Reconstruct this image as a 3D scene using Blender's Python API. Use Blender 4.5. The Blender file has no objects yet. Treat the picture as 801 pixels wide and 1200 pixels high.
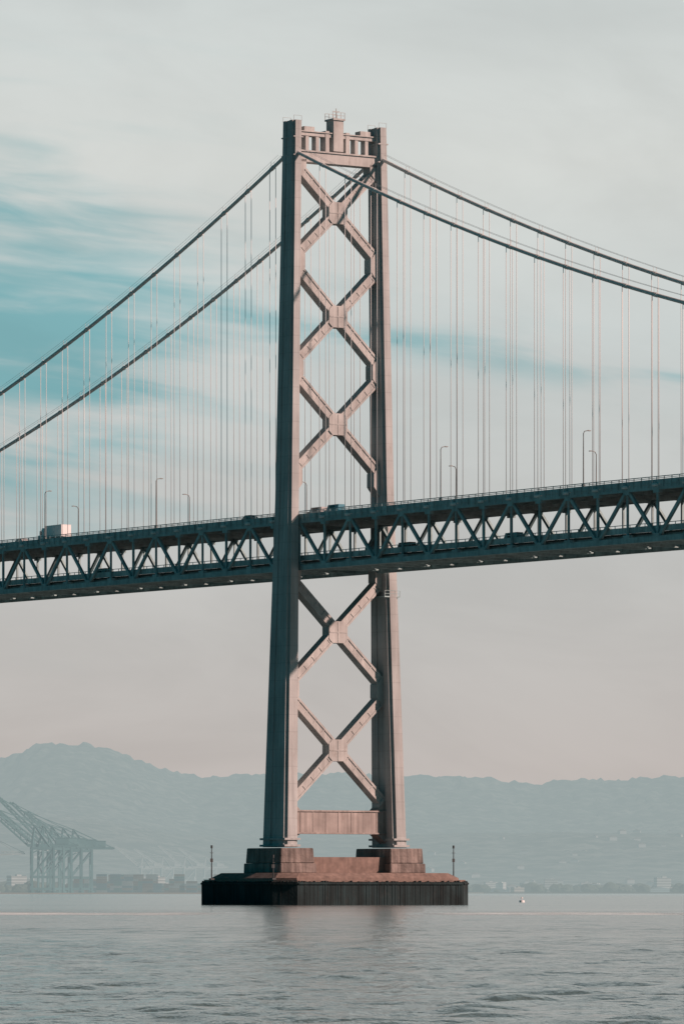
import bpy, bmesh, math, random
import numpy as np
from mathutils import Vector, noise, Matrix
random.seed(7)
scene=bpy.context.scene
F=6254.0; D=1060.0; CH=2.6
ANG=math.radians(33); C=math.cos(ANG); S=math.sin(ANG); OX=-1.4
SAZ=math.radians(106);SEL=math.radians(31)

# ------------------------------------------------------------ helpers
def beam(bm,p0,p1,w,h,up=(0,0,1)):
    p0=Vector(p0);p1=Vector(p1);d=(p1-p0).normalized();u=Vector(up)
    s=d.cross(u)
    if s.length<1e-4: s=d.cross(Vector((0,1,0)))
    s.normalize();u=s.cross(d).normalized()
    v=[]
    for p in (p0,p1):
        for a,b in ((-1,-1),(1,-1),(1,1),(-1,1)):
            v.append(bm.verts.new(p+s*(a*w/2)+u*(b*h/2)))
    for f in ((0,1,2,3),(7,6,5,4),(0,4,5,1),(1,5,6,2),(2,6,7,3),(3,7,4,0)):
        bm.faces.new([v[i] for i in f])
def box(bm,c,s):
    beam(bm,(c[0],c[1]-s[1]/2,c[2]),(c[0],c[1]+s[1]/2,c[2]),s[0],s[2])
def frustum(bm,c,z0,z1,w0,l0,w1,l1,ch=0):
    rings=[]
    for z,w,l in ((z0,w0,l0),(z1,w1,l1)):
        a=w/2;b=l/2
        if ch: pts=[(a-ch,-b),(a,-b+ch),(a,b-ch),(a-ch,b),(-a+ch,b),(-a,b-ch),(-a,-b+ch),(-a+ch,-b)]
        else: pts=[(a,-b),(a,b),(-a,b),(-a,-b)]
        rings.append([bm.verts.new((c[0]+x,c[1]+y,z)) for x,y in pts])
    loft(bm,rings)
def loft(bm,rings,cap=True):
    for r0,r1 in zip(rings,rings[1:]):
        n=len(r0)
        for i in range(n):
            bm.faces.new((r0[i],r0[(i+1)%n],r1[(i+1)%n],r1[i]))
    if cap:
        bm.faces.new(list(reversed(rings[0])));bm.faces.new(rings[-1])
def tube(bm,pts,r,n=8,r2=None):
    pts=[Vector(p) for p in pts];rings=[]
    for i,p in enumerate(pts):
        d=(pts[min(i+1,len(pts)-1)]-pts[max(i-1,0)]).normalized()
        a=d.cross(Vector((0,0,1)))
        if a.length<1e-3:a=d.cross(Vector((0,1,0)))
        a.normalize();b=a.cross(d)
        rr=r if r2 is None else r+(r2-r)*i/(len(pts)-1)
        rings.append([bm.verts.new(p+a*math.cos(2*math.pi*k/n)*rr+b*math.sin(2*math.pi*k/n)*rr) for k in range(n)])
    loft(bm,rings)
def prism(bm,poly,y0,y1):   # poly in x,z, extruded in y
    a=[bm.verts.new((x,y0,z)) for x,z in poly];b=[bm.verts.new((x,y1,z)) for x,z in poly]
    loft(bm,[a,b])
def mk(name,bm,mat,parent=None,smooth=False):
    bmesh.ops.recalc_face_normals(bm,faces=bm.faces)
    me=bpy.data.meshes.new(name);bm.to_mesh(me);bm.free()
    if smooth:
        for p in me.polygons:p.use_smooth=True
    o=bpy.data.objects.new(name,me);scene.collection.objects.link(o)
    if mat:me.materials.append(mat)
    if parent:o.parent=parent
    return o
def empty(name,loc,label,cat,rotz=0,group=None,parent=None):
    o=bpy.data.objects.new(name,None);scene.collection.objects.link(o)
    o.location=loc;o.rotation_euler=(0,0,rotz);o.empty_display_size=1
    o["label"]=label;o["category"]=cat
    if group:o["group"]=group
    return o
def tag(o,label,cat,group=None):
    o["label"]=label;o["category"]=cat
    if group:o["group"]=group
def copy_thing(src,loc,rotz=0,scale=1):
    n=src.copy();scene.collection.objects.link(n);n.location=loc;n.rotation_euler=(0,0,rotz);n.scale=(scale,)*3
    for c in src.children:
        k=c.copy();scene.collection.objects.link(k);k.parent=n
        for g in c.children:
            q=g.copy();scene.collection.objects.link(q);q.parent=k
    return n
def B2W(t,s,z=0):
    return Vector((OX+C*t-S*s,S*t+C*s,z))
def px2s(px,t):
    k=px-400.5
    return (F*(OX+C*t)-k*(D+S*t))/(F*S+k*C)

# ------------------------------------------------------------ materials
HAZE_GLOW=(.385,.455,.455,1)
def add_painted_haze(m):
    # bay haze painted into the material as emission: thickens with world distance beyond the bridge and towards the ground
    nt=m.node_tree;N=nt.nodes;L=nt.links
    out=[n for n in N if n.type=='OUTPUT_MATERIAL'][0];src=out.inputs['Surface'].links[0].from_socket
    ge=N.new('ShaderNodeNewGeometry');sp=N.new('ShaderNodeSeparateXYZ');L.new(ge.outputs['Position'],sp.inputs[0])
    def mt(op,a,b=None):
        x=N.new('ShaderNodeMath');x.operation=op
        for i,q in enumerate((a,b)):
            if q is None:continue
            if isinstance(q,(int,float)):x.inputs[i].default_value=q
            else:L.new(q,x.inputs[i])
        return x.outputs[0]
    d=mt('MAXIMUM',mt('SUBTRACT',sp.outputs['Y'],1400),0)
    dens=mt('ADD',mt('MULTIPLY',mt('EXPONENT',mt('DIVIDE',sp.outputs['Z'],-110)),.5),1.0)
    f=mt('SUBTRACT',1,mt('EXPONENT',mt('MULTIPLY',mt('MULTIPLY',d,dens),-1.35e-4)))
    em=N.new('ShaderNodeEmission');em.inputs[0].default_value=HAZE_GLOW
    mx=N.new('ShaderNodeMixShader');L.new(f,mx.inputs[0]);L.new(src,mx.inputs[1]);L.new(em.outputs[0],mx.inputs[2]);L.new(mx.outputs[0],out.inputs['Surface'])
def mat(name,col,rough=.6,var=.25,scale=.4,streak=0,rust=0,seam=0,bump=.0,metal=0,seamaxis='Z',paint_haze=False,seamd=.86,seamw=.05):
    m=bpy.data.materials.new(name);m.use_nodes=True;nt=m.node_tree;N=nt.nodes;L=nt.links
    b=N['Principled BSDF'];b.inputs['Roughness'].default_value=rough;b.inputs['Metallic'].default_value=metal
    tc=N.new('ShaderNodeTexCoord')
    n=N.new('ShaderNodeTexNoise');n.inputs['Scale'].default_value=scale;n.inputs['Detail'].default_value=6
    L.new(tc.outputs['Object'],n.inputs['Vector'])
    mr=N.new('ShaderNodeMapRange');mr.inputs[1].default_value=.3;mr.inputs[2].default_value=.7
    mr.inputs[3].default_value=1-var;mr.inputs[4].default_value=1+var*.6
    L.new(n.outputs['Fac'],mr.inputs[0]);val=mr.outputs[0]
    def mul(a,bb):
        x=N.new('ShaderNodeMath');x.operation='MULTIPLY';L.new(a,x.inputs[0]);L.new(bb,x.inputs[1]);return x.outputs[0]
    if streak:
        mp=N.new('ShaderNodeMapping');mp.inputs['Scale'].default_value=(1.6,1.6,.06)
        L.new(tc.outputs['Object'],mp.inputs['Vector'])
        n2=N.new('ShaderNodeTexNoise');n2.inputs['Scale'].default_value=1;n2.inputs['Detail'].default_value=5
        L.new(mp.outputs[0],n2.inputs['Vector'])
        r=N.new('ShaderNodeMapRange');r.inputs[1].default_value=.35;r.inputs[2].default_value=.65;r.inputs[3].default_value=1-streak;r.inputs[4].default_value=1
        L.new(n2.outputs['Fac'],r.inputs[0]);val=mul(val,r.outputs[0])
    if seam:
        sp=N.new('ShaderNodeSeparateXYZ');L.new(tc.outputs['Object'],sp.inputs[0])
        a=N.new('ShaderNodeMath');a.operation='DIVIDE';a.inputs[1].default_value=seam;L.new(sp.outputs[seamaxis],a.inputs[0])
        fr=N.new('ShaderNodeMath');fr.operation='FRACT';L.new(a.outputs[0],fr.inputs[0])
        lt=N.new('ShaderNodeMath');lt.operation='GREATER_THAN';lt.inputs[1].default_value=seamw;L.new(fr.outputs[0],lt.inputs[0])
        r=N.new('ShaderNodeMapRange');r.inputs[3].default_value=seamd;r.inputs[4].default_value=1
        L.new(lt.outputs[0],r.inputs[0]);val=mul(val,r.outputs[0])
    cm=N.new('ShaderNodeVectorMath');cm.operation='SCALE';cm.inputs[0].default_value=col
    L.new(val,cm.inputs['Scale']);out=cm.outputs[0]
    if rust:
        n3=N.new('ShaderNodeTexNoise');n3.inputs['Scale'].default_value=.9;n3.inputs['Detail'].default_value=8
        n3.inputs['Roughness'].default_value=.7
        mp=N.new('ShaderNodeMapping');mp.inputs['Scale'].default_value=(1,1,.35)
        L.new(tc.outputs['Object'],mp.inputs['Vector']);L.new(mp.outputs[0],n3.inputs['Vector'])
        r=N.new('ShaderNodeMapRange');r.inputs[1].default_value=.56;r.inputs[2].default_value=.72;r.inputs[4].default_value=rust
        L.new(n3.outputs['Fac'],r.inputs[0])
        mx=N.new('ShaderNodeMix');mx.data_type='RGBA';L.new(r.outputs[0],mx.inputs[0])
        L.new(out,mx.inputs[6]);mx.inputs[7].default_value=(.19,.13,.10,1);out=mx.outputs[2]
    L.new(out,b.inputs['Base Color'])
    if bump:
        bp=N.new('ShaderNodeBump');bp.inputs['Strength'].default_value=bump;bp.inputs['Distance'].default_value=.3
        n4=N.new('ShaderNodeTexNoise');n4.inputs['Scale'].default_value=2;n4.inputs['Detail'].default_value=5
        L.new(tc.outputs['Object'],n4.inputs['Vector']);L.new(n4.outputs['Fac'],bp.inputs['Height']);L.new(bp.outputs[0],b.inputs['Normal'])
    if paint_haze: add_painted_haze(m)
    return m
M_leg=mat('tower_paint',(.45,.475,.475),.8,.16,.15,.22,.22,3.4,.05,seamd=.88)
M_brace=mat('brace_paint',(.49,.50,.49),.8,.22,.3,.2,.4,0,.05)
M_strut=mat('strut_paint',(.40,.36,.34),.8,.25,.3,.3,.5,0,.05)
M_truss=mat('truss_paint',(.33,.47,.485),.6,.3,.5,.2,.1)
M_rail=mat('railing_paint',(.36,.50,.515),.6,.3,.5,.2,.1)
M_cable=mat('cable_paint',(.62,.64,.63),.6,.15,.8)
M_rope=mat('rope_steel',(.70,.72,.72),.8,.04,.05)
M_asph=mat('asphalt',(.05,.05,.05),.9,.2,.5)
M_lowbar=mat('concrete_barrier',(.45,.55,.55),.8,.35,.4,.3,.1,4.57,0,0,'Y')
M_conc=mat('pier_concrete',(.29,.245,.225),.85,.5,.35,.5,.5,1.6,.4)
M_slab=mat('pier_slab_concrete',(.24,.175,.15),.8,.35,.8,.2,.4,0,.1)
M_fend=mat('fender_timber',(.018,.04,.045),.95,.5,.25,.5,.1,0,.2)
M_white=mat('white_paint',(.8,.8,.8),.4,.08,.5)
M_black=mat('black_rubber',(.03,.03,.03),.8,.2,1)
M_glass=mat('dark_glass',(.03,.045,.05),.1,.1,1)
M_dark=mat('dark_steel',(.05,.06,.065),.6,.2,1)
M_lamp=mat('lamp_steel',(.26,.28,.28),.6,.2,1)
M_crane=mat('crane_paint',(.09,.23,.25),.6,.2,.1,paint_haze=True)
M_cranew=mat('crane_white_paint',(.40,.48,.49),.6,.2,.1,paint_haze=True)

# ------------------------------------------------------------ bridge
bridge=empty('suspension_bridge',(OX,0,0),"grey steel double-deck suspension bridge with braced tower on concrete pier","bridge",ANG)
def lerp_tab(z,tab):
    for (z0,v0),(z1,v1) in zip(tab,tab[1:]):
        if z<=z1: 
            f=(z-z0)/(z1-z0);return v0+(v1-v0)*f
    return tab[-1][1]
HS=[(0,13.2),(11.4,12.9),(80,11.25),(154.7,10)]
AW=[(0,1.6),(11.4,1.6),(80,1.25),(154.7,1.08)]
BW=[(0,4.35),(11.4,4.35),(80,2.95),(154.7,2.25)]
hs=lambda z:lerp_tab(z,HS);aw=lambda z:lerp_tab(z,AW);bw=lambda z:lerp_tab(z,BW)

zi=lambda z:hs(z)-aw(z)+.3
bm=bmesh.new()
box(bm,(0,0,147.9),(2*zi(148),2.6,2.0))
box(bm,(0,0,149.05),(2*zi(148),3.1,.3))
box(bm,(0,0,152.5),(2*zi(152),1.8,.7))
box(bm,(0,0,152.98),(2*zi(152),2.3,.2))
for t in (-7.0,-4.6,4.6,7.0): box(bm,(t,0,150.75),(.75,1.6,3.0))
box(bm,(0,0,152.6),(2.3,2.7,6.3))
box(bm,(0,0,155.8),(2.8,3.2,.35))
for t in (-6.6,6.6): box(bm,(t,0,153.5),(2.4,1.9,.95))
for t in (-2.4,2.4): box(bm,(t,0,151.3),(.9,2.0,4.2))
for y in(-1.4,1.4):
    for z in (156.6,157.2): beam(bm,(-1.4,y,z),(1.4,y,z),.07,.07)
    for t in (-1.4,-.5,.5,1.4): beam(bm,(t,y,155.9),(t,y,157.2),.08,.08)
beam(bm,(.3,0,156),(.3,0,158.2),.12,.12);beam(bm,(-.6,0,157.6),(1.1,0,157.6),.1,.1)
tower=mk('tower',bm,M_brace,bridge)
bm=bmesh.new()
box(bm,(0,0,16.4),(2*zi(16),2.8,4.6))
for z in (14.2,18.6): box(bm,(0,0,z),(2*zi(16),3.2,.3))
for t in range(-9,10,3): box(bm,(t,0,16.4),(.3,2.92,4.1))
for sg in(-1,1):
    i=hs(14)-aw(14)+.2
    prism(bm,[(sg*i,12.2),(sg*i,14.0),(sg*(i-2.4),14.0)],-1.3,1.3)
    prism(bm,[(sg*i,21.2),(sg*i,18.8),(sg*(i-2.4),18.8)],-1.34,1.34)
mk('portal_strut',bm,M_strut,tower)
def leg(sign):
    bm=bmesh.new();rings=[]
    for z in (11.4,30,48,66,80,105,130,154.9):
        a=aw(z);b=bw(z);c=sign*hs(z);n=.55;g=.28*b
        q=[(.62*a,b),(.62*a,b-n),(a,b-n),(a,g),(a-.22,g),(a-.22,-g),(a,-g),(a,-b+n),(.62*a,-b+n),(.62*a,-b)]
        q+= [(-x,y) for x,y in reversed(q)]
        rings.append([bm.verts.new((c+x,y,z)) for x,y in q])
    loft(bm,rings)
    c=sign*hs(154.7)
    for z in (148.0,151.6): box(bm,(c,0,z),(2.26,4.62,.25))
    for z in (11.7,13.0): 
        box(bm,(sign*hs(z),0,z),(2*aw(z)+.5,2*bw(z)+.6,.4))
    for y in(-2.0,2.0):
        beam(bm,(c-.9,y,155.8),(c+.9,y,155.8),.05,.05)
        for x in(-.9,.9): beam(bm,(c+x,y,154.8),(c+x,y,155.8),.05,.05)
    return mk('tower_leg',bm,M_leg,tower)
for sg in(-1,1): leg(sg)
bm=bmesh.new();c=hs(63)
box(bm,(c-.2,0,61.4),(3.6,6.6,.25))
for y in(-3.3,3.3):
    for z in(62.0,62.6): beam(bm,(c-2,y,z),(c+1.6,y,z),.08,.08)
    for x in(-2,-.8,.4,1.6): beam(bm,(c+x,y,61.4),(c+x,y,62.6),.08,.08)
mk('maintenance_platform',bm,M_truss,tower)
def xbrace(z0,z1,plate=True):
    bm=bmesh.new()
    w=1.75
    def f(z):return hs(z)-aw(z)*.6
    for sgn,dep in((1,2.40),(-1,2.34)):
        p0=Vector((-sgn*f(z0),0,z0+.9));p1=Vector((sgn*f(z1),0,z1-.9))
        beam(bm,p0,p1,dep-.3,w,(0,0,1))
        d=(p1-p0).normalized();u=Vector((-d.z*1,0,d.x)).normalized()
        for k in(-1,1):
            q=u*(k*(w/2-.16))
            beam(bm,p0+q,p1+q,dep,.42,(0,0,1))
        n=12
        for k in range(1,n):
            if abs(k-n/2)<1: continue
            c=p0.lerp(p1,k/n);beam(bm,c-d*.12,c+d*.12,dep-.12,w-.5,(0,0,1))
    zc=(z0+z1)/2
    r=2.15;cc=1.35
    poly=[(r,-cc),(r,cc),(cc,r),(-cc,r),(-r,cc),(-r,-cc),(-cc,-r),(cc,-r)]
    prism(bm,[(x,zc+z) for x,z in poly],-1.27,1.27)
    box(bm,(0,0,zc),(.3,2.7,4.0));box(bm,(0,0,zc),(4.0,2.66,.25))
    return mk('cross_brace',bm,M_brace,tower)
nodes_up=[84.6,106.1,127.3,147.2];nodes_lo=[18.7,42.6,65.6]
for a,b in zip(nodes_up,nodes_up[1:]): xbrace(a,b)
for a,b in zip(nodes_lo,nodes_lo[1:]): xbrace(a,b)
for z in nodes_up+nodes_lo:
    for sg in(-1,1):
        bm=bmesh.new();i=hs(z)-aw(z)
        hi=3.2;t1=1.5
        lo=-hi
        if z==18.7: lo=.15
        if z==147.2: hi=.2
        poly=[(sg*(i+.3),z+lo),(sg*(i+.3),z+hi),(sg*i,z+hi),(sg*(i-t1),z+min(1.3,hi)),(sg*(i-t1),z+max(-1.3,lo)),(sg*i,z+lo)]
        prism(bm,poly,-1.3,1.3)
        mk('gusset_plate',bm,M_brace,tower)

# deck
S0,S1=-210,250;P=9.14
Ns=[i*P-1.87 for i in range(int(S0/P),int(S1/P)+1)]
g=lambda s:.007*s+.15
TZ=75.6;BZ=66.4
for sg in(-1,1):
    bm=bmesh.new();x=sg*9.5
    s0,s1=Ns[0],Ns[-1]
    beam(bm,(x,s0,TZ+g(s0)),(x,s1,TZ+g(s1)),.78,.95)
    beam(bm,(x,s0,BZ+g(s0)),(x,s1,BZ+g(s1)),.78,1.0)
    for i,s in enumerate(Ns):
        beam(bm,(x,s,BZ+g(s)),(x,s,TZ+g(s)),.4,.42 if i%2 else .28,(0,1,0))
        for zc in (TZ-.65,BZ+.65):
            beam(bm,(x,s-.9,zc+g(s)),(x,s+.9,zc+g(s)),.84,.7)
        if i<len(Ns)-1:
            n=Ns[i+1]
            if i%2: beam(bm,(x,s,BZ+g(s)),(x,n,TZ+g(n)),.5,.6)
            else: beam(bm,(x,s,TZ+g(s)),(x,n,BZ+g(n)),.5,.6)
    mk('side_truss',bm,M_truss,bridge)
    bm=bmesh.new();x=sg*9.75
    beam(bm,(x,s0,76.55+g(s0)),(x,s1,76.55+g(s1)),.3,.85)
    beam(bm,(x,s0,77.2+g(s0)),(x,s1,77.2+g(s1)),.12,.1)
    beam(bm,(x,s0,77.5+g(s0)),(x,s1,77.5+g(s1)),.16,.14)
    s=s0
    while s<s1:
        beam(bm,(x,s,76.9+g(s)),(x,s,77.5+g(s)),.14,.14,(0,1,0))
        beam(bm,(x+sg*.25,s,75.6+g(s)),(x+sg*.25,s,76.95+g(s)),.32,.2,(0,1,0))
        s+=P/4
    mk('railing',bm,M_rail,bridge)
    bm=bmesh.new()
    x=sg*9.0
    beam(bm,(x,s0,68.3+g(s0)),(x,s1,68.3+g(s1)),.3,1.1)
    beam(bm,(x,s0,69.3+g(s0)),(x,s1,69.3+g(s1)),.12,.12)
    s=s0
    while s<s1: beam(bm,(x,s,68.8+g(s)),(x,s,69.3+g(s)),.1,.1,(0,1,0));s+=P/4
    mk('lower_barrier',bm,M_lowbar,bridge)
bm=bmesh.new()
for s in Ns:
    beam(bm,(-9.2,s,75.4+g(s)),(9.2,s,75.4+g(s)),.4,1.0)
    beam(bm,(-9.2,s,66.85+g(s)),(9.2,s,66.85+g(s)),.45,1.2)
for t in range(-8,9,4):
    beam(bm,(t,Ns[0],75.75+g(Ns[0])),(t,Ns[-1],75.75+g(Ns[-1])),.25,.6)
    beam(bm,(t,Ns[0],67.15+g(Ns[0])),(t,Ns[-1],67.15+g(Ns[-1])),.25,.6)
for i in range(len(Ns)-1):
    a,b=Ns[i],Ns[i+1];q=1 if i%2 else -1
    beam(bm,(-9.0*q,a+.3,66.55+g(a)),(9.0*q,b-.3,66.55+g(b)),.3,.25)
mk('floor_framing',bm,M_truss,bridge)
for z,nm in((76.2,'upper_roadway'),(67.6,'lower_roadway')):
    bm=bmesh.new();beam(bm,(0,Ns[0],z+g(Ns[0])),(0,Ns[-1],z+g(Ns[-1])),18.6 if z>70 else 17.6,.28);mk(nm,bm,M_asph,bridge)

# cables
cz=lambda s:149.3-.4*abs(s)+5.65e-4*s*s
for sg in(-1,1):
    bm=bmesh.new()
    ss=[S0+i*(S1-S0)/120 for i in range(121)]
    ss=sorted(ss+[0])
    tube(bm,[(sg*10,s,cz(s)) for s in ss],.36,12)
    for s in Ns:
        if abs(s)<4:continue
        dz=(cz(s+.5)-cz(s-.5))
        tube(bm,[(sg*10,s-.5,cz(s)-dz*.5),(sg*10,s+.5,cz(s)+dz*.5)],.43,12)
    cab=mk('main_cable',bm,M_cable,bridge,False)
    bm=bmesh.new()
    for k in(-.35,.35):
        tube(bm,[(sg*10+k,s,cz(s)+1.25) for s in ss if s<-2],.028,4)
        tube(bm,[(sg*10+k,s,cz(s)+1.25) for s in ss if s>2],.028,4)
        for s in Ns:
            if abs(s)>4: beam(bm,(sg*10+k,s,cz(s)),(sg*10+k,s,cz(s)+1.28),.05,.05)
    mk('hand_rope',bm,M_cable,cab)
    for s in Ns:
        if abs(s)<4 or s<-175 or s>215:continue
        bm=bmesh.new()
        for a,b in((-.45,.4),(.45,-.4)):
            tube(bm,[(sg*10+a,s+b,cz(s)+.0),(sg*10+a,s+b,76.1+g(s))],.06,8)
        box(bm,(sg*10,s,76.0+g(s)),(1.0,1.1,.5))
        mk('suspender_rope',bm,M_rope,bridge,True)

# pier
bm=bmesh.new()
frustum(bm,(0,0),-3,5.3,43,30,43,30,3)
frustum(bm,(0,0),5.3,6.3,43,30,40,27,3)
box(bm,(0,0,7.9),(20,9,3.1))
pier=mk('concrete_pier',bm,M_slab,bridge)
for sg in(-1,1):
    bm=bmesh.new();c=(sg*12.9,0)
    frustum(bm,c,6.25,8.2,8.4,13.8,8.3,13.7)
    frustum(bm,c,8.22,11.2,7.9,13.0,7.6,12.6)
    bmesh.ops.bevel(bm,geom=bm.edges[:],offset=.15,segments=1,affect='EDGES')
    mk('leg_pedestal',bm,M_conc,pier)
def outline(w,l,ch):
    a=w/2;b=l/2
    return [Vector(p) for p in [(a-ch,-b),(a,-b+ch),(a,b-ch),(a-ch,b),(-a+ch,b),(-a,b-ch),(-a,-b+ch),(-a+ch,-b)]]
bm=bmesh.new()
frustum(bm,(0,0),-3,4.5,45.9,33.4,45.9,33.4,3.5)
o=outline(45.55,33.05,3.5)
for i in range(8):
    p,q=o[i],o[(i+1)%8];n=int((q-p).length/.6)
    for k in range(n):
        r=p.lerp(q,(k+.5+random.uniform(-.15,.15))/n);top=4.62+random.uniform(-.16,.16)
        tube(bm,[(r.x,r.y,-3),(r.x,r.y,top)],.24+random.uniform(-.05,.06),6)
    d=(q-p).normalized();nn=Vector((d.y,-d.x))
    beam(bm,tuple(p+nn*.3)+(4.2,),tuple(q+nn*.3)+(4.2,),.25,.35)
fend=mk('timber_fender',bm,M_fend,pier)
bm=bmesh.new()
frustum(bm,(0,0),4.52,4.95,45.0,32.4,45.0,32.4,3.3)
mk('fender_walkway',bm,M_slab,pier)

def beacon(t,s,h):
    w=B2W(t,s,4.95)
    e=empty('beacon_pole',w,"dark steel navigation light pole on pier edge","beacon",ANG,"navigation light poles on the pier")
    bm=bmesh.new();tube(bm,[(0,0,0),(0,0,h)],.14,8,.08)
    box(bm,(0,0,.15),(.8,.8,.3));box(bm,(0,0,h-.9),(.5,.5,.08))
    mk('pole',bm,M_dark,e)
    bm=bmesh.new();tube(bm,[(0,0,h),(0,0,h+.25),(0,0,h+.6)],.2,10);mk('lantern',bm,M_dark,e)
    bm=bmesh.new();beam(bm,(-.3,0,h*.62),(.3,0,h*.62),.06,.7);mk('warning_board',bm,M_dark,e)
def at_px(px,s,h):
    k=px-400.5
    t=(k*(D+C*s)/F-OX+S*s)/(C-k*S/F)
    beacon(t,s,h)
at_px(248,5,6.2);at_px(531,-7,6.3);at_px(320,-15.3,4.2)

def lamp_master(h):
    e=empty('street_lamp',(0,0,0),"slim grey highway lamp with short arm on bridge railing","street lamp",0,"street lamps along the bridge deck")
    bm=bmesh.new();tube(bm,[(0,0,0),(0,0,h*.5),(0,0,h-.6),(.25,0,h-.15),(.9,0,h)],.12,8,.07);box(bm,(0,0,.2),(.5,.5,.4));mk('pole',bm,M_lamp,e)
    bm=bmesh.new();prism(bm,[(.8,h-.07),(1.0,h+.1),(1.5,h+.08),(1.65,h-.02),(1.5,h-.1)],-.18,.18);mk('lamp_head',bm,M_lamp,e)
    return e
LN=lamp_master(10.2);LF=lamp_master(8.7)
for k,px in enumerate((53,183,516,683)):
    s=px2s(px,-9.75);p=B2W(-9.75,s,77+g(s))
    if k==0: LN.location=p;LN.rotation_euler=(0,0,ANG)
    else: copy_thing(LN,p,ANG)
for k,px in enumerate((92,222,534,698,359)):
    s=px2s(px,9.75);p=B2W(9.75,s,77+g(s))
    if k==0: LF.location=p;LF.rotation_euler=(0,0,ANG+math.pi)
    else: copy_thing(LF,p,ANG+math.pi)

def wheels(e,ys,x,r):
    for y in ys:
        for sg in(-1,1):
            bm=bmesh.new();tube(bm,[(sg*x-.13,y,r),(sg*x+.13,y,r)],r,14);mk('wheel',bm,M_black,e)
def car(s,t,z,col,label,kind='car',hh=1.45):
    p=B2W(t,s,z+g(s));e=empty(kind,p,label,kind,ANG,"vehicles crossing the bridge")
    m=mat('car_paint',col,.3,.05,1)
    bm=bmesh.new()
    pts=[(-2.2,.35),(2.2,.35),(2.25,.75),(1.3,.95),(.6,hh),(-1.3,hh),(-2.0,.98),(-2.25,.9)] if kind=='car' else [(-2.5,.35),(2.5,.35),(2.55,1.0),(1.9,1.2),(1.3,hh),(-2.45,hh),(-2.55,1.0)]
    a=[bm.verts.new((-.88 if zz<1.1 else -.72,y,zz)) for y,zz in pts];b=[bm.verts.new((.88 if zz<1.1 else .72,y,zz)) for y,zz in pts]
    loft(bm,[a,b]);mk('body',bm,m,e)
    bm=bmesh.new()
    box(bm,(0,-.3,(hh+1)/2+.02),(1.66,1.7,(hh-1)*.6));mk('window',bm,M_glass,e)
    wheels(e,(-1.4,1.4),.8,.33)
def truck(s,t,z,label,col=(.8,.8,.8)):
    p=B2W(t,s,z+g(s));e=empty('box_truck',p,label,"truck",ANG,"vehicles crossing the bridge")
    bm=bmesh.new();box(bm,(0,-1.4,2.35),(2.4,7.2,2.5));box(bm,(0,-1.4,3.62),(2.46,7.26,.1))
    for y in range(-5,2): box(bm,(0,y+.3,2.35),(2.46,.08,2.4))
    m=mat('truck_paint',col,.4,.05,.6);mk('cargo_box',bm,m,e)
    bm=bmesh.new();prism(bm,[(-1.15,.6),(1.15,.6),(1.1,2.75),(-1.1,2.75)],2.7,4.4);box(bm,(0,4.7,1.2),(2.2,.9,1.2));prism(bm,[(-1.1,2.76),(1.1,2.76),(.9,3.3),(-.9,3.3)],2.75,3.7);mk('cab',bm,m,e)
    bm=bmesh.new();box(bm,(0,3.9,2.2),(2.34,.8,.7));box(bm,(0,4.42,2.2),(2.0,.08,.7));mk('window',bm,M_glass,e)
    bm=bmesh.new();box(bm,(0,0,.85),(1.0,9.8,.35));mk('chassis',bm,M_dark,e)
    wheels(e,(-4,-2.8,4.0),1.0,.5)
UZ=76.34;LZ=67.74
truck(px2s(64,-6),-6,UZ,"white box truck driving on the upper bridge deck",(.88,.88,.88))
car(px2s(392,-7),-7,UZ,(.05,.22,.3),"blue passenger van driving on the upper bridge deck",'van',2.1)
car(px2s(372,-7),-7,UZ,(.4,.4,.4),"silver van driving on the upper bridge deck",'van',1.9)
car(px2s(292,-7.5),-7.5,UZ,(.06,.06,.07),"dark car driving on the upper bridge deck",'car',1.6)
car(px2s(25,-6),-6,UZ,(.5,.5,.5),"silver car driving on the upper bridge deck",'car',1.55)
car(px2s(120,-7),-7,LZ,(.3,.3,.3),"grey van driving on the lower bridge deck",'van',2.1)
car(px2s(600,-7),-7,LZ,(.5,.5,.5),"white van driving on the lower bridge deck",'van',2.2)
car(px2s(475,-7),-7,LZ,(.25,.1,.08),"red van driving on the lower bridge deck",'van',2.1)

# ------------------------------------------------------------ water
rng=np.random.default_rng(4)
ys=[-1000.0]
while ys[-1]<-60: ys.append(ys[-1]+.24+(ys[-1]+1000)*.0022)
ys=np.array(ys);nxw=461;xs=np.linspace(-80,80,nxw)
XX,YY=np.meshgrid(xs,ys)
step=(.24+(YY+1000)*.0022)
H=np.zeros_like(XX)
for k in range(90):
    lam=float(np.exp(rng.uniform(math.log(.9),math.log(5))));th=math.radians(258+rng.normal(0,32))
    kx,ky=math.cos(th)*2*math.pi/lam,math.sin(th)*2*math.pi/lam
    slope=.025*rng.uniform(.6,1.3)*min(1,2.0/lam)
    att=np.clip((lam/step-2.0)/3,0,1)
    ph=rng.uniform(0,6.28)
    H+=slope/(2*math.pi/lam)*np.sin(kx*XX+ky*YY+ph)*att
G=1+.15*np.sin(XX*.05+YY*.021+1)+.15*np.sin(YY*.047-XX*.03+2.2)
fade=np.clip((80-np.abs(XX))/8,0,1)*np.clip((YY+1000)/6,0,1)*np.clip((-60-YY)/250,0,1)**.5
H*=G*fade
ny=len(ys)
verts=np.stack([XX,YY,H],-1).reshape(-1,3).tolist()
idx=np.arange(ny*nxw).reshape(ny,nxw)
faces=np.stack([idx[:-1,:-1],idx[:-1,1:],idx[1:,1:],idx[1:,:-1]],-1).reshape(-1,4).tolist()
y0w,y1w=float(ys[0]),float(ys[-1])
def quad(x0,y0,x1,y1):
    b=len(verts);verts.extend([(x0,y0,0),(x1,y0,0),(x1,y1,0),(x0,y1,0)]);faces.append([b,b+1,b+2,b+3])
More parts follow.
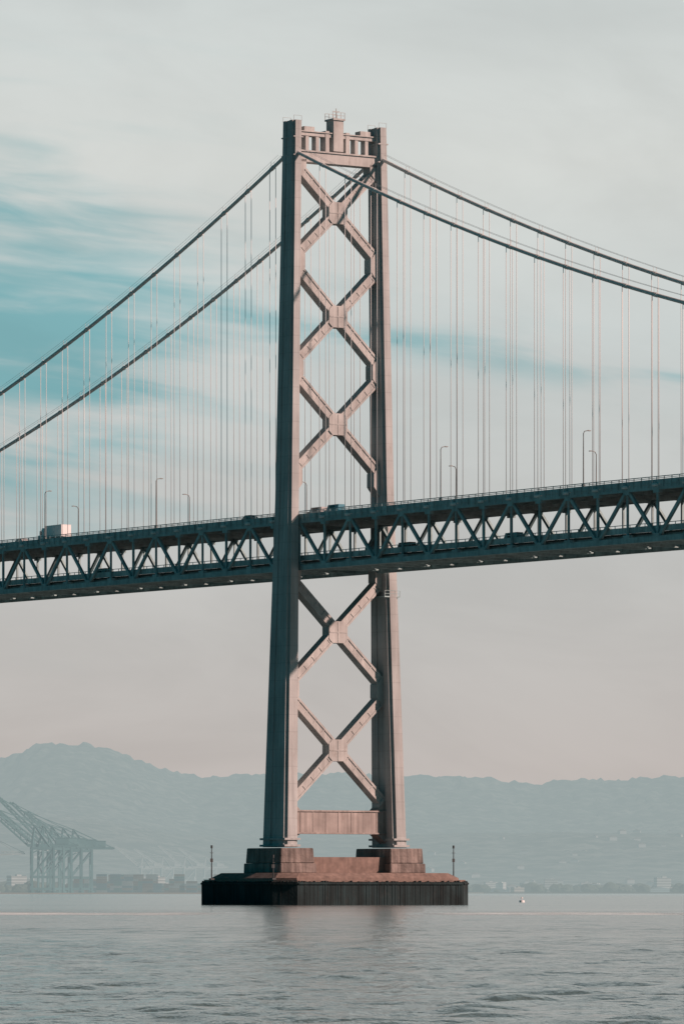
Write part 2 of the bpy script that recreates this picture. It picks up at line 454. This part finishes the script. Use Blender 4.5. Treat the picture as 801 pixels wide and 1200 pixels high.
quad(-20000,-1300,20000,y0w);quad(-20000,y1w,20000,22000);quad(-20000,y0w,-80,y1w);quad(80,y0w,20000,y1w)
me=bpy.data.meshes.new('water');me.from_pydata(verts,[],faces);me.polygons.foreach_set('use_smooth',[True]*len(faces));me.update()
w=bpy.data.objects.new('water',me);scene.collection.objects.link(w);w["kind"]="structure"
m=bpy.data.materials.new('bay_water');m.use_nodes=True;nt=m.node_tree;N=nt.nodes;L=nt.links;b=N['Principled BSDF']
b.inputs['IOR'].default_value=1.33
tc=N.new('ShaderNodeTexCoord')
def nz(scale,vs,detail=4,rough=.55):
    mp=N.new('ShaderNodeMapping');mp.inputs['Scale'].default_value=vs;L.new(tc.outputs['Object'],mp.inputs['Vector'])
    n=N.new('ShaderNodeTexNoise');n.inputs['Scale'].default_value=scale;n.inputs['Detail'].default_value=detail;n.inputs['Roughness'].default_value=rough
    L.new(mp.outputs[0],n.inputs['Vector']);return n.outputs['Fac']
def mth(op,a,bb=None,cc=None):
    x=N.new('ShaderNodeMath');x.operation=op
    for i,q in enumerate((a,bb,cc)):
        if q is None:continue
        if isinstance(q,(int,float)):x.inputs[i].default_value=q
        else:L.new(q,x.inputs[i])
    return x.outputs[0]
def mrange(a,f0,f1,t0=0,t1=1,smooth=True):
    x=N.new('ShaderNodeMapRange');x.interpolation_type='SMOOTHSTEP' if smooth else 'LINEAR'
    L.new(a,x.inputs[0]);x.inputs[1].default_value=f0;x.inputs[2].default_value=f1;x.inputs[3].default_value=t0;x.inputs[4].default_value=t1
    return x.outputs[0]
h=mth('ADD',mth('MULTIPLY',nz(1.8,(1,.6,1),4,.6),.14),mth('MULTIPLY',nz(.4,(.8,.5,1),4,.6),.38))
patch=nz(.012,(.3,.8,1),4)
st=mrange(patch,.35,.65,.5,1.0)
bp=N.new('ShaderNodeBump');bp.inputs['Distance'].default_value=1.0;L.new(st,bp.inputs['Strength']);L.new(h,bp.inputs['Height']);L.new(bp.outputs[0],b.inputs['Normal'])
sp=N.new('ShaderNodeSeparateXYZ');L.new(tc.outputs['Object'],sp.inputs[0])
wy=mth('ADD',sp.outputs['Y'],mth('MULTIPLY',mth('SUBTRACT',nz(.02,(1,0,1),3),.5),60))
line=mth('SUBTRACT',1,mrange(mth('ABSOLUTE',mth('SUBTRACT',wy,-430)),8,60))
side=mrange(mth('ABSOLUTE',mth('ADD',sp.outputs['X'],2)),6,20)
foam=mth('MULTIPLY',mth('MULTIPLY',line,side),mrange(nz(.12,(.5,.35,1),5,.7),.36,.56))
mx=N.new('ShaderNodeMix');mx.data_type='RGBA';L.new(mth('MULTIPLY',foam,.9),mx.inputs[0]);mx.inputs[6].default_value=(.11,.165,.168,1);mx.inputs[7].default_value=(.75,.87,.9,1)
L.new(mx.outputs[2],b.inputs['Base Color']);L.new(mrange(foam,0,1,.10,.7),b.inputs['Roughness'])
add_painted_haze(m);me.materials.append(m)

# ------------------------------------------------------------ land and hills
sky_px=[(-500,930),(-250,915),(-120,910),(-40,903),(0,892),(30,879),(60,872),(95,873),(130,880),(165,892),(200,904),(235,911),(290,909),(330,906),(400,908),(480,910),(560,912),(620,919),(660,915),(720,915),(801,910),(950,905),(1300,925)]
K=F/(13000+D)
prof=[((p-400.5)/K,(1045-y)/K+CH) for p,y in sky_px]
def pf(x):
    if x<=prof[0][0]:return prof[0][1]
    for k in range(len(prof)-1):
        x0,v0=prof[k];x1,v1=prof[k+1]
        if x<=x1:
            vm=prof[max(k-1,0)][1];vp=prof[min(k+2,len(prof)-1)][1];t=(x-x0)/(x1-x0)
            return .5*((2*v0)+(-vm+v1)*t+(2*vm-5*v0+4*v1-vp)*t*t+(-vm+3*v0-3*v1+vp)*t**3)
    return prof[-1][1]
def terrain(x,y):
    f=(y-7200)/(13000-7200)
    f=max(0,min(1,f))
    n=noise.fractal(Vector((x/2200,y/2200,3)),1.2,2.0,4)
    base=pf(x*(13000+D)/(y+D))*(y+D)/(13000+D)
    h=base*(f**1.7)*(1+.22*n*(1-f)*1.6)
    r=math.exp(-((y-9800)/900)**2)*(60+60*noise.noise(Vector((x/900,7,1)))+ max(0,(-x-200)/14))
    rough=10*noise.fractal(Vector((x/30,y/60,9)),.45,2.1,4)*f
    h=max(h,0)+r*.8*(1-f*.3)
    if y>13000: h=base*(1-(y-13000)/3000*.5)
    return 2+max(0,h)+rough
bm=bmesh.new();NX,NY=640,80;rows=[]
for j in range(NY+1):
    y=7000+ (15000-7000)*j/NY;row=[]
    for i in range(NX+1):
        x=-3300+6600*i/NX
        row.append(bm.verts.new((x,y,terrain(x,y))))
    rows.append(row)
for j in range(NY):
    for i in range(NX): bm.faces.new((rows[j][i],rows[j][i+1],rows[j+1][i+1],rows[j+1][i]))
m=bpy.data.materials.new('hill_cover');m.use_nodes=True;nt=m.node_tree;N=nt.nodes;L=nt.links;b=N['Principled BSDF'];b.inputs['Roughness'].default_value=.9
tc=N.new('ShaderNodeTexCoord');n=N.new('ShaderNodeTexNoise');n.inputs['Scale'].default_value=.016;n.inputs['Detail'].default_value=9;n.inputs['Roughness'].default_value=.75
L.new(tc.outputs['Object'],n.inputs['Vector']);r=N.new('ShaderNodeValToRGB');L.new(n.outputs['Fac'],r.inputs[0])
r.color_ramp.elements[0].position=.44;r.color_ramp.elements[0].color=(.015,.04,.04,1);r.color_ramp.elements[1].position=.62;r.color_ramp.elements[1].color=(.16,.20,.19,1)
L.new(r.outputs[0],b.inputs['Base Color']);add_painted_haze(m)
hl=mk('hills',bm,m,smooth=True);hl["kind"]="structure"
M_land=mat('shore_ground',(.12,.11,.09),.9,.3,.01,paint_haze=True)
bm=bmesh.new()
shore=[(-20000,3800),(-900,4300),(-420,4700),(-300,4820),(-120,4900),(-60,5600),(0,6300),(200,6500),(600,6300),(1100,6500),(20000,6500)]
a=[bm.verts.new((x,y-3,-1)) for x,y in shore];c=[bm.verts.new((x,y,1.6)) for x,y in shore];d=[bm.verts.new((x,22000,1.6)) for x,y in shore]
for i in range(len(shore)-1):
    bm.faces.new((a[i],a[i+1],c[i+1],c[i]));bm.faces.new((c[i],c[i+1],d[i+1],d[i]))
ld=mk('ground',bm,M_land);ld["kind"]="structure"

# ------------------------------------------------------------ port cranes
def crane(loc,rot,matr,raised,label,scale=1,group="container cranes at the port",bl=60,tk=1.0):
    e=empty('container_crane',loc,label,"crane",rot,group);e.scale=(scale,)*3
    bm=bmesh.new();W=9.5;G=11
    for y in(-W,W):
        beam(bm,(-G,y,0),(-G,y,46),1.9*tk,2.2*tk);beam(bm,(G,y,0),(G,y,46),1.9*tk,2.2*tk)
        beam(bm,(-G,y,16),(G,y,16),1.6,2.4*tk);beam(bm,(-G,y,4),(G,y,4),1.4,2.2*tk)
        beam(bm,(-G,y,45),(G,y,45),1.6,2.4*tk);beam(bm,(-G,y,17),(G,y,44),1.2*tk,1.2*tk)
        beam(bm,(-G,y,40),(0,y,45),.7,.7)
    for x in(-G,G):
        for z in(16,46): beam(bm,(x,-W,z),(x,W,z),1.3,1.8*tk)
        beam(bm,(x,-W,17),(x,W,30),.9,.9);beam(bm,(x,W,30),(x,-W,45),.9,.9)
    for x in (-G,G):
        for y in(-W,W): box(bm,(x,y,1),(5,1.4,2))
    mk('portal_frame',bm,matr,e)
    bm=bmesh.new()
    for y in(-3,3): beam(bm,(-G-4,y,48),(G+24,y,48),1.4,2.6*tk)
    for i in range(0,8): 
        x=-G-2+i*7; beam(bm,(x,-3,48),(x,3,48),.8,1.4)
    mk('girder',bm,matr,e)
    bm=bmesh.new();L_=bl;a=math.radians(raised);hx,hz=-G-4,48
    dirv=Vector((-math.cos(a),0,math.sin(a)));up=Vector((math.sin(a),0,math.cos(a)))
    for y in(-3,3):
        p=Vector((hx,y,hz));beam(bm,p,p+dirv*L_,1.3,1.4*tk)
        beam(bm,p+up*4,p+dirv*L_*.97+up*2,1.0,.9*tk)
        n=12
        for i in range(n):
            q0=p+dirv*(L_*i/n)+up*(4*(1-i/n)+2*i/n if i%2 else 0);q1=p+dirv*(L_*(i+1)/n)+up*(0 if i%2 else 3.2)
            beam(bm,q0,q1,.5,.5)
    for i in range(8):
        q=Vector((hx,0,hz))+dirv*(L_*(i+.5)/8);beam(bm,q+Vector((0,-3,0)),q+Vector((0,3,0)),.6,.6)
    mk('boom',bm,matr,e)
    bm=bmesh.new();ap=Vector((-G+3,0,68))
    for y in(-1,1):
        beam(bm,(-G,y*W,46),(ap.x,y*1.5,68),1.3*tk,1.3*tk);beam(bm,(G-4,y*W,46),(ap.x,y*1.5,68),1.1*tk,1.1*tk)
        beam(bm,(ap.x,y*1.5,68),(G+22,y*3,49),.8*tk,.8*tk)
        beam(bm,(ap.x,y*1.5,68),tuple(Vector((hx,y*3,hz))+dirv*L_*.55+up*3),.5,.5)
        beam(bm,(ap.x,y*1.5,68),tuple(Vector((hx,y*3,hz))+dirv*L_*.92+up*2),.5,.5)
    beam(bm,(ap.x,-2.5,68),(ap.x,2.5,68),1.6,1.6)
    mk('apex_frame',bm,matr,e)
    bm=bmesh.new();box(bm,(G+9,0,52.5),(13,8,6));box(bm,(G+9,0,55.8),(13.6,8.6,.5));mk('machinery_house',bm,matr,e)
    bm=bmesh.new();box(bm,(-G+7,0,44),(3.2,3,3));mk('operator_cab',bm,M_cranew,e)
def far(px,y):
    return (px-400.5)*(y+D)/F
for px,y,r,rot,bl in((50,4350,42,.12,52),(60,4400,40,.3,60),(70,4430,45,.2,72),(83,4560,44,.12,68),(95,4700,41,.16,60)):
    crane((far(px,y),y,1.6),rot,M_crane,r,"steel container crane with raised boom on the port quay",1.0,bl=bl,tk=1.05)
crane((far(-12,4700),4700,1.6),.1+math.pi,M_cranew,3,"pale container crane with level boom on the port quay",.85,bl=30)
for px,y,r in((172,7000,40),(196,7100,35),(222,7050,42),(246,7150,38)):
    crane((far(px,y),y,1.6),.15,M_cranew,r,"pale container crane with raised boom on a distant quay",.8,"pale container cranes on a distant quay",tk=1)

cols=[(.12,.11,.10),(.05,.14,.18),(.20,.26,.27),(.04,.15,.16),(.16,.16,.14)]
cmeshes=[]
for i,c in enumerate(cols):
    bm=bmesh.new();box(bm,(0,0,1.3),(12,2.4,2.5))
    for k in range(14):box(bm,(-5.6+k*.86,0,1.3),(.35,2.5,2.2))
    o=mk('shipping_container',bm,mat('container_paint',c,.6,.2,.3,paint_haze=True));cmeshes.append(o)
used=set()
for col_ in range(52):
    px=92+col_*7.0+random.uniform(-1.5,1.5) if col_<26 else 100+random.uniform(0,170);y=4960+random.uniform(0,250)
    if px>275:continue
    for l in range(random.choice((3,4,5,6,8))):
        k=random.randrange(5);src=cmeshes[k]
        if k in used:
            o=src.copy();scene.collection.objects.link(o)
        else: o=src;used.add(k)
        o.location=(far(px,y),y,1.62+l*2.62)
        tag(o,("brown","blue","grey","green","tan")[k]+" steel shipping container stacked on the port quay","shipping container","shipping containers stacked on the quay")
for k,o in enumerate(cmeshes):
    if k not in used: bpy.data.objects.remove(o)

def building(w,d,h,colr,roof,label):
    bm=bmesh.new()
    if roof=='g':
        prism(bm,[(-w/2,0),(w/2,0),(w/2,h),(0,h+w*.08),(-w/2,h)],-d/2,d/2)
    else:
        box(bm,(0,0,h/2),(w,d,h));box(bm,(w*.1,0,h+1),(w*.3,d*.4,2.4))
        for sx in(-1,1): box(bm,(sx*(w/2-.2),0,h+.4),(.5,d+.1,.9))
    o=mk('warehouse' if roof else 'office_building',bm,mat('building_wall',colr,.8,.15,.05,seam=4,seamd=.45,seamw=.38,paint_haze=True))
    tag(o,label,"building","low waterfront buildings");return o
lb=["long pale warehouse near the waterfront","grey flat-roofed block near the waterfront","wide blue-grey shed near the waterfront","tall pale block near the waterfront","small tan building near the waterfront"]
bt=[building(46,24,9,(.42,.46,.46),'g',lb[0]),building(30,20,14,(.30,.35,.36),'',lb[1]),building(60,26,8,(.15,.24,.27),'g',lb[2]),building(22,18,22,(.45,.5,.5),'',lb[3]),building(16,14,7,(.34,.34,.31),'',lb[4])]
spots=[]
for i in range(150):
    if i<72: px=random.choice((random.uniform(545,800),random.uniform(620,740)));y=random.uniform(6650,7400)
    elif i<126: px=random.uniform(95,300);y=random.uniform(5300,6900)
    else: px=random.uniform(0,60);y=random.uniform(5200,6500)
    if i in(63,64,65):px=random.uniform(352,430)
    spots.append((px,y))
for i,(px,y) in enumerate(spots):
    k=i if i<5 else random.choice((0,0,1,2,3,4,4))
    x=far(px,y);z=max(1.6,terrain(x,y)-.5) if y>7000 else 1.6
    if i<5: e=bt[k];e.location=(x,y,z);e.rotation_euler=(0,0,random.uniform(-.5,.5));
    else: copy_thing(bt[k],(x,y,z),random.uniform(-.5,.5),random.uniform(.5,.95))
def house():
    e=empty('hillside_house',(0,0,0),"small pale hillside house among trees","house",0,"houses scattered on the hills")
    bm=bmesh.new();box(bm,(0,0,3.5),(16,12,7));mk('wall',bm,mat('house_wall',(.26,.28,.28),.8,.1,.1,paint_haze=True),e)
    bm=bmesh.new();prism(bm,[(-8.6,7.02),(8.6,7.02),(0,10.5)],-6.5,6.5);mk('roof',bm,mat('house_roof',(.12,.10,.09),.8,.2,.1,paint_haze=True),e)
    return e
hm=house();first=True;cnt=0
while cnt<90:
    px=random.uniform(0,801);y=random.uniform(7300,10500);x=far(px,y)
    if noise.noise(Vector((x/500,y/700,0)))<.02:continue
    z=terrain(x,y)-1
    if first: hm.location=(x,y,z);first=False
    else: copy_thing(hm,(x,y,z),random.uniform(-.6,.6),random.uniform(.5,1.0))
    cnt+=1
bm=bmesh.new()
for i in range(700):
    px=random.uniform(-40,840);y=random.uniform(6560,7300) if px>230 else random.uniform(5200,6900)
    if random.random()<.25 and px>300:y=6540
    x=far(px,y);r=random.uniform(3,8);h=random.uniform(.6,1.2)
    if noise.noise(Vector((x/70,3,5)))<-.15:continue
    mtx=Matrix.Translation((x,y,1.6+r*h*.8))@Matrix.Diagonal((r*1.5,r,r*h,1))
    res=bmesh.ops.create_icosphere(bm,subdivisions=2,radius=1,matrix=mtx)
    for vv in res['verts']: vv.co+=noise.noise_vector(vv.co*.35)*r*.35
tl=mk('far_trees',bm,mat('foliage',(.05,.08,.06),.9,.5,.2,paint_haze=True));tl["kind"]="stuff";tl["label"]="hazy green tree belt along the far shore";tl["category"]="trees"

# mooring buoy
yb=250;xb=(611-400.5)*(yb+D)/F
e=empty('mooring_buoy',(xb,yb,0),"small white mooring buoy floating on open water","buoy",.4)
bm=bmesh.new();tube(bm,[(0,0,-.4),(0,0,0),(0,0,.5)],.8,14,.6);mk('float',bm,M_white,e)
bm=bmesh.new();tube(bm,[(0,0,.5),(0,0,1.1)],.08,8);box(bm,(0,0,1.1),(.4,.4,.3));mk('mast',bm,M_white,e)

# ------------------------------------------------------------ world
wd=bpy.data.worlds.new("World");scene.world=wd;wd.use_nodes=True;nt=wd.node_tree;N=nt.nodes;L=nt.links;N.clear()
out=N.new('ShaderNodeOutputWorld');tc=N.new('ShaderNodeTexCoord');sp=N.new('ShaderNodeSeparateXYZ');L.new(tc.outputs['Generated'],sp.inputs[0])
X,Y,Z=sp.outputs
rp=N.new('ShaderNodeValToRGB');L.new(mrange(Z,0,.3,0,1,False),rp.inputs[0])
st=[(0,(.50,.455,.43)),(.023,(.51,.47,.445)),(.047,(.52,.505,.485)),(.071,(.54,.55,.535)),(.103,(.57,.61,.60)),(.135,(.65,.67,.645)),(.167,(.60,.64,.63)),(.3,(.40,.50,.53))]
e_=rp.color_ramp.elements
while len(e_)<len(st): e_.new(.5)
for el,(p,c) in zip(e_,st): el.position=p/.3;el.color=c+(1,)
def vec(x,y,z):
    c=N.new('ShaderNodeCombineXYZ')
    for i,q in enumerate((x,y,z)):
        if isinstance(q,(int,float)):c.inputs[i].default_value=q
        else:L.new(q,c.inputs[i])
    return c.outputs[0]
def wn(v,scale,detail=6,rough=.55,dist=0):
    n=N.new('ShaderNodeTexNoise');n.inputs['Scale'].default_value=scale;n.inputs['Detail'].default_value=detail;n.inputs['Roughness'].default_value=rough;n.inputs['Distortion'].default_value=dist
    L.new(v,n.inputs['Vector']);return n.outputs['Fac']
tilt=mth('ADD',Z,mth('MULTIPLY',X,.12))
n1=wn(vec(mth('MULTIPLY',X,26),Y,mth('MULTIPLY',tilt,150)),1.0,5,.5,.5)
n0=wn(vec(mth('MULTIPLY',X,9),mth('ADD',Y,2.1),mth('MULTIPLY',tilt,95)),1.0,4,.5,.3)
n2=wn(vec(mth('MULTIPLY',X,14),Y,mth('MULTIPLY',tilt,38)),1.0,6,.55,.4)
def gauss(a,c,w):
    d=mth('DIVIDE',mth('SUBTRACT',a,c),w);return mth('EXPONENT',mth('MULTIPLY',mth('MULTIPLY',d,d),-1))
gA=mth('MULTIPLY',gauss(X,-.07,.048),gauss(Z,.104,.033))
gB=gauss(tilt,.104,.0045)
gC=mth('MULTIPLY',gauss(X,-.07,.06),gauss(tilt,.098,.006))
f=mth('ADD',mth('ADD',mth('ADD',mth('MULTIPLY',n1,.8),mth('MULTIPLY',n0,.8)),mth('MULTIPLY',gA,.25)),mth('ADD',mth('MULTIPLY',gB,.14),mth('MULTIPLY',gC,.14)))
teal=mrange(f,.78,1.22)
mask=mth('MINIMUM',mth('ADD',mth('MULTIPLY',gA,1.8),mth('MULTIPLY',gB,.75)),1.0)
teal=mth('MULTIPLY',teal,mask)
mx=N.new('ShaderNodeMix');mx.data_type='RGBA';L.new(mth('MULTIPLY',teal,.85),mx.inputs[0]);L.new(rp.outputs[0],mx.inputs[6]);mx.inputs[7].default_value=(.14,.39,.43,1)
br=mrange(n2,.3,.7,.93,1.05)
sc=N.new('ShaderNodeVectorMath');sc.operation='SCALE';L.new(mx.outputs[2],sc.inputs[0]);L.new(br,sc.inputs['Scale'])
# unseen sky beside and behind the camera, set dark teal to dim shaded faces
mb=N.new('ShaderNodeMix');mb.data_type='RGBA';L.new(mrange(Y,.80,.975),mb.inputs[0]);mb.inputs[6].default_value=(.008,.15,.19,1);L.new(sc.outputs[0],mb.inputs[7])
b1=N.new('ShaderNodeBackground');L.new(mb.outputs[2],b1.inputs[0]);b1.inputs[1].default_value=1
sk=N.new('ShaderNodeTexSky');sk.sky_type='NISHITA';sk.sun_disc=False;sk.sun_elevation=SEL;sk.sun_rotation=SAZ
tn=N.new('ShaderNodeVectorMath');tn.operation='MULTIPLY';L.new(sk.outputs[0],tn.inputs[0]);tn.inputs[1].default_value=(.15,1.0,.9)
b2=N.new('ShaderNodeBackground');L.new(tn.outputs[0],b2.inputs[0]);b2.inputs[1].default_value=.025
ms=N.new('ShaderNodeMixShader');L.new(mrange(Z,.22,.5),ms.inputs[0]);L.new(b1.outputs[0],ms.inputs[1]);L.new(b2.outputs[0],ms.inputs[2]);L.new(ms.outputs[0],out.inputs[0])
sd=bpy.data.lights.new('sun','SUN');sd.energy=5.6;sd.angle=math.radians(1.5);sd.color=(1,.655,.555)
so=bpy.data.objects.new('sun',sd);scene.collection.objects.link(so)
dv=Vector((math.sin(SAZ)*math.cos(SEL),math.cos(SAZ)*math.cos(SEL),math.sin(SEL)))
so.rotation_euler=dv.to_track_quat('Z','Y').to_euler()
cd=bpy.data.cameras.new('camera');co=bpy.data.objects.new('camera',cd);scene.collection.objects.link(co);scene.camera=co
co.location=(0,-D,CH);co.rotation_euler=(math.radians(90),0,0)
cd.sensor_fit='VERTICAL';cd.sensor_height=36;cd.sensor_width=24;cd.lens=36*F/1200;cd.shift_y=445/1200;cd.clip_start=1;cd.clip_end=60000
scene.view_settings.view_transform='Standard';scene.view_settings.look='None';scene.view_settings.exposure=0
